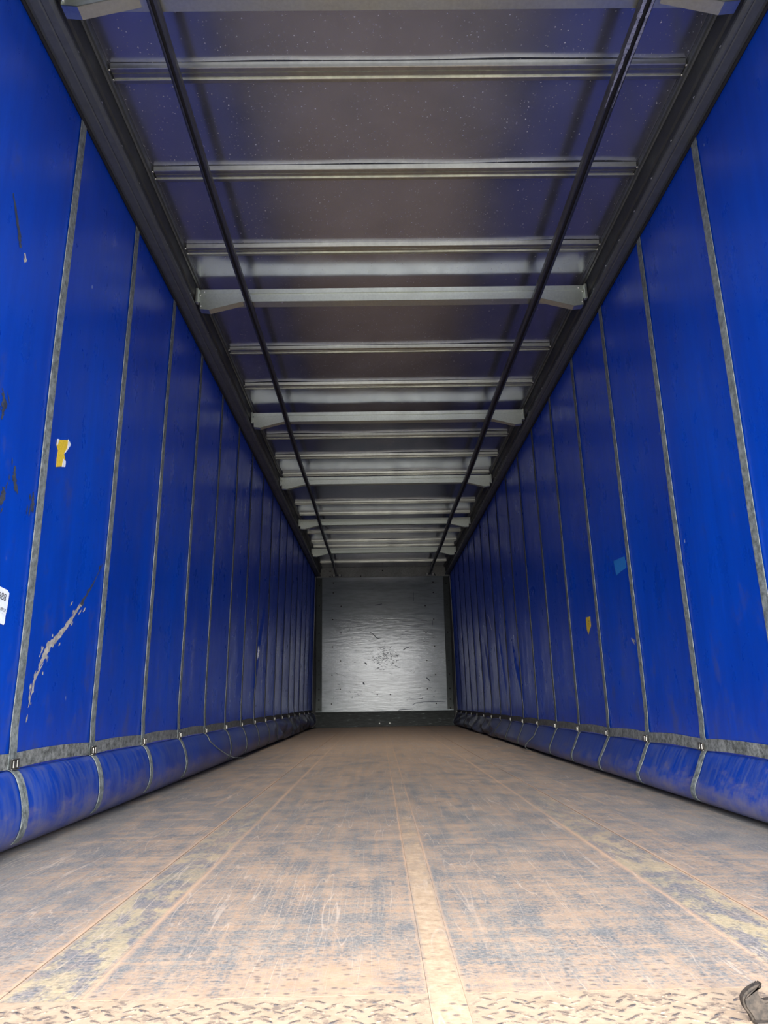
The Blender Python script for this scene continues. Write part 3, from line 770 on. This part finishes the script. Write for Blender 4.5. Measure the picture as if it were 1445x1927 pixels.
for out in ([(2.7303, 1.4422), (2.7483, 1.4481), (2.7412, 1.4252), (2.7296, 1.4143)], [(2.8278, 1.476), (2.8607, 1.464), (2.8472, 1.4501), (2.8203, 1.4193), (2.8027, 1.4063), (2.8295, 1.4402)], [(2.7996, 1.3864), (2.828, 1.3844), (2.825, 1.3605), (2.7971, 1.3525)]):
    o = curved('torn_edge', -1, YL, out, M['torn'], st, .0024, .0004); o['label'] = 'white torn paper edge'
lab = curved('sticker', -1, YL, [(2.3481, 0.8475), (2.4849, 0.8334), (2.4975, 0.8253), (2.4954, 0.7766), (2.4892, 0.7512), (2.4902, 0.7277), (2.4833, 0.7206), (2.3481, 0.7355)], M['white'])
tag(lab, 'white printed paper label cut by the left photo edge', 'sticker')
def text(s, body, y, z, size, parent, y0=YL, slant=0.0, mirror=1, rotz=0):
    cu = bpy.data.curves.new('printed_text', 'FONT'); cu.body = body; cu.size = size; cu.align_x = 'RIGHT'; cu.extrude = .0001
    cu.materials.append(M['ink']); o = bpy.data.objects.new('printed_text', cu); COL.objects.link(o)
    x = cx(s, y, z, y0) - s * .0026
    # text reads left to right along +Y on the left curtain
    r = Vector((0, -s, slant)).normalized(); u = Vector((0, slant * s, 1)).normalized(); nn = r.cross(u)
    if rotz:
        r, u = (r * math.cos(rotz) + u * math.sin(rotz)), (u * math.cos(rotz) - r * math.sin(rotz))
    m = Matrix((r, u, nn)).transposed().to_4x4(); m.translation = Vector((x, y, z))
    me = bpy.data.meshes.new_from_object(o); bpy.data.objects.remove(o)
    me.transform(m); o = bpy.data.objects.new('printed_text', me); COL.objects.link(o); o.parent = parent
    return o
text(-1, '688', 2.4793, 0.7959, .034, lab, slant=-.10)
text(-1, '09227', 2.4868, 0.7613, .015, lab, slant=-.10)
text(-1, '- -', 2.4728, 0.7522, .010, lab, slant=-.10)
bt = curved('sticker', 1, YR, [(4.4861, 1.2508), (4.2733, 1.2408), (4.2569, 1.1737), (4.3737, 1.1666), (4.4552, 1.1586)], M['bluetape'])
tag(bt, 'light blue square patch on the right curtain', 'sticker')
yt = curved('sticker', 1, YR, [(5.2165, 0.9897), (5.1051, 0.9857), (5.1014, 0.9221), (5.1414, 0.9019), (5.189, 0.8747), (5.2169, 0.912)], M['yellow'])
tag(yt, 'small dark-marked yellow tag stuck low on the right curtain', 'sticker')
bm = bmesh.new()
for a, b, c, d in ((5.1524, 0.9625, 5.1292, 0.9595), (5.1565, 0.9474, 5.1367, 0.9393), (5.1512, 0.9353, 5.1398, 0.9252), (5.157, 0.9696, 5.1561, 0.9534)):
    decal(bm, 1, [(a, b), (c, d), (c, d - .004), (a, b - .004)], YR, .0027)
obj('ink_marks', bm, M['ink'], yt)

# ================================================================ SILL AND HOOK
bm = bmesh.new()
box(bm, (-1.36, Y0 - .1, -.035), (-.0345, FLOOR_Y - .0005, -.0002)); box(bm, (.0245, Y0 - .1, -.035), (1.36, FLOOR_Y - .0005, -.0002))
rnd = random.Random(5)
def loz(cxx, cy, ang, L, W, H):
    d = Vector((math.cos(ang), math.sin(ang))); q = Vector((-d.y, d.x)); n = 6
    base = []; topv = []
    for i in range(n + 1):
        t = -1 + 2 * i / n; base.append((t, math.sqrt(max(0, 1 - t * t))))
    ring = [(t, w) for t, w in base] + [(t, -w) for t, w in base[::-1][1:-1]]
    A = [bm.verts.new((cxx + d.x * t * L / 2 + q.x * w * W / 2, cy + d.y * t * L / 2 + q.y * w * W / 2, -.0012)) for t, w in ring]
    B = [bm.verts.new((cxx + d.x * t * L / 2 * .8 + q.x * w * W / 2 * .55, cy + d.y * t * L / 2 * .8 + q.y * w * W / 2 * .55, -.0012 + H)) for t, w in ring]
    f = bm.faces.new(B); f.material_index = 1
    for i in range(len(ring)):
        f = bm.faces.new((A[i], A[(i + 1) % len(ring)], B[(i + 1) % len(ring)], B[i])); f.material_index = 1
y = FLOOR_Y - .030; row = 0
while y > Y0 + .02:
    x = -1.2 + (row % 2) * .016
    while x < 1.2:
        if not -.05 < x < .04: loz(x + rnd.gauss(0, .004), y + rnd.gauss(0, .0025), (.62 if (row + int((x + 2) / .032)) % 2 else -.62) + rnd.gauss(0, .05), .027, .0085, .0022)
        x += .032
    y -= .0185; row += 1
bmesh.ops.recalc_face_normals(bm, faces=bm.faces[:])
tp = obj('tread_plate', bm, [M['tread'], M['lozenge']])
tag(tp, 'dusty tread plate sill across the rear edge of the floor', 'sill plate')

out = [(.4490, .0545), (.4445, .0505), (.4385, .0495), (.430, .0455), (.4215, .0395), (.4172, .0335), (.4168, .0275), (.4190, .020), (.4245, .0125), (.4285, .004), (.4295, -.0028), (.50, -.0028), (.505, .010), (.5065, .022), (.504, .036), (.497, .047), (.491, .050), (.4895, .045), (.4895, .038), (.484, .033), (.472, .0315), (.458, .0305), (.4495, .0290), (.4448, .0315), (.4418, .036), (.4415, .0415), (.4440, .0460), (.4475, .0495)]
bm = bmesh.new(); slab(bm, out, 'XZ', 1.243, .016)
bmesh.ops.bevel(bm, geom=[e for e in bm.edges if e.calc_face_angle(0) > .9], offset=.003, segments=2, affect='EDGES')
hk = obj('hook', bm, M['rust'], smooth=False)
tag(hk, 'rusty pitted steel hook standing on the dusty sill at the right', 'hook')
bm = bmesh.new(); box(bm, (.428, 1.230, -.0028), (.506, 1.2425, .006), 0, .002); obj('base_plate', bm, M['rust'], hk)
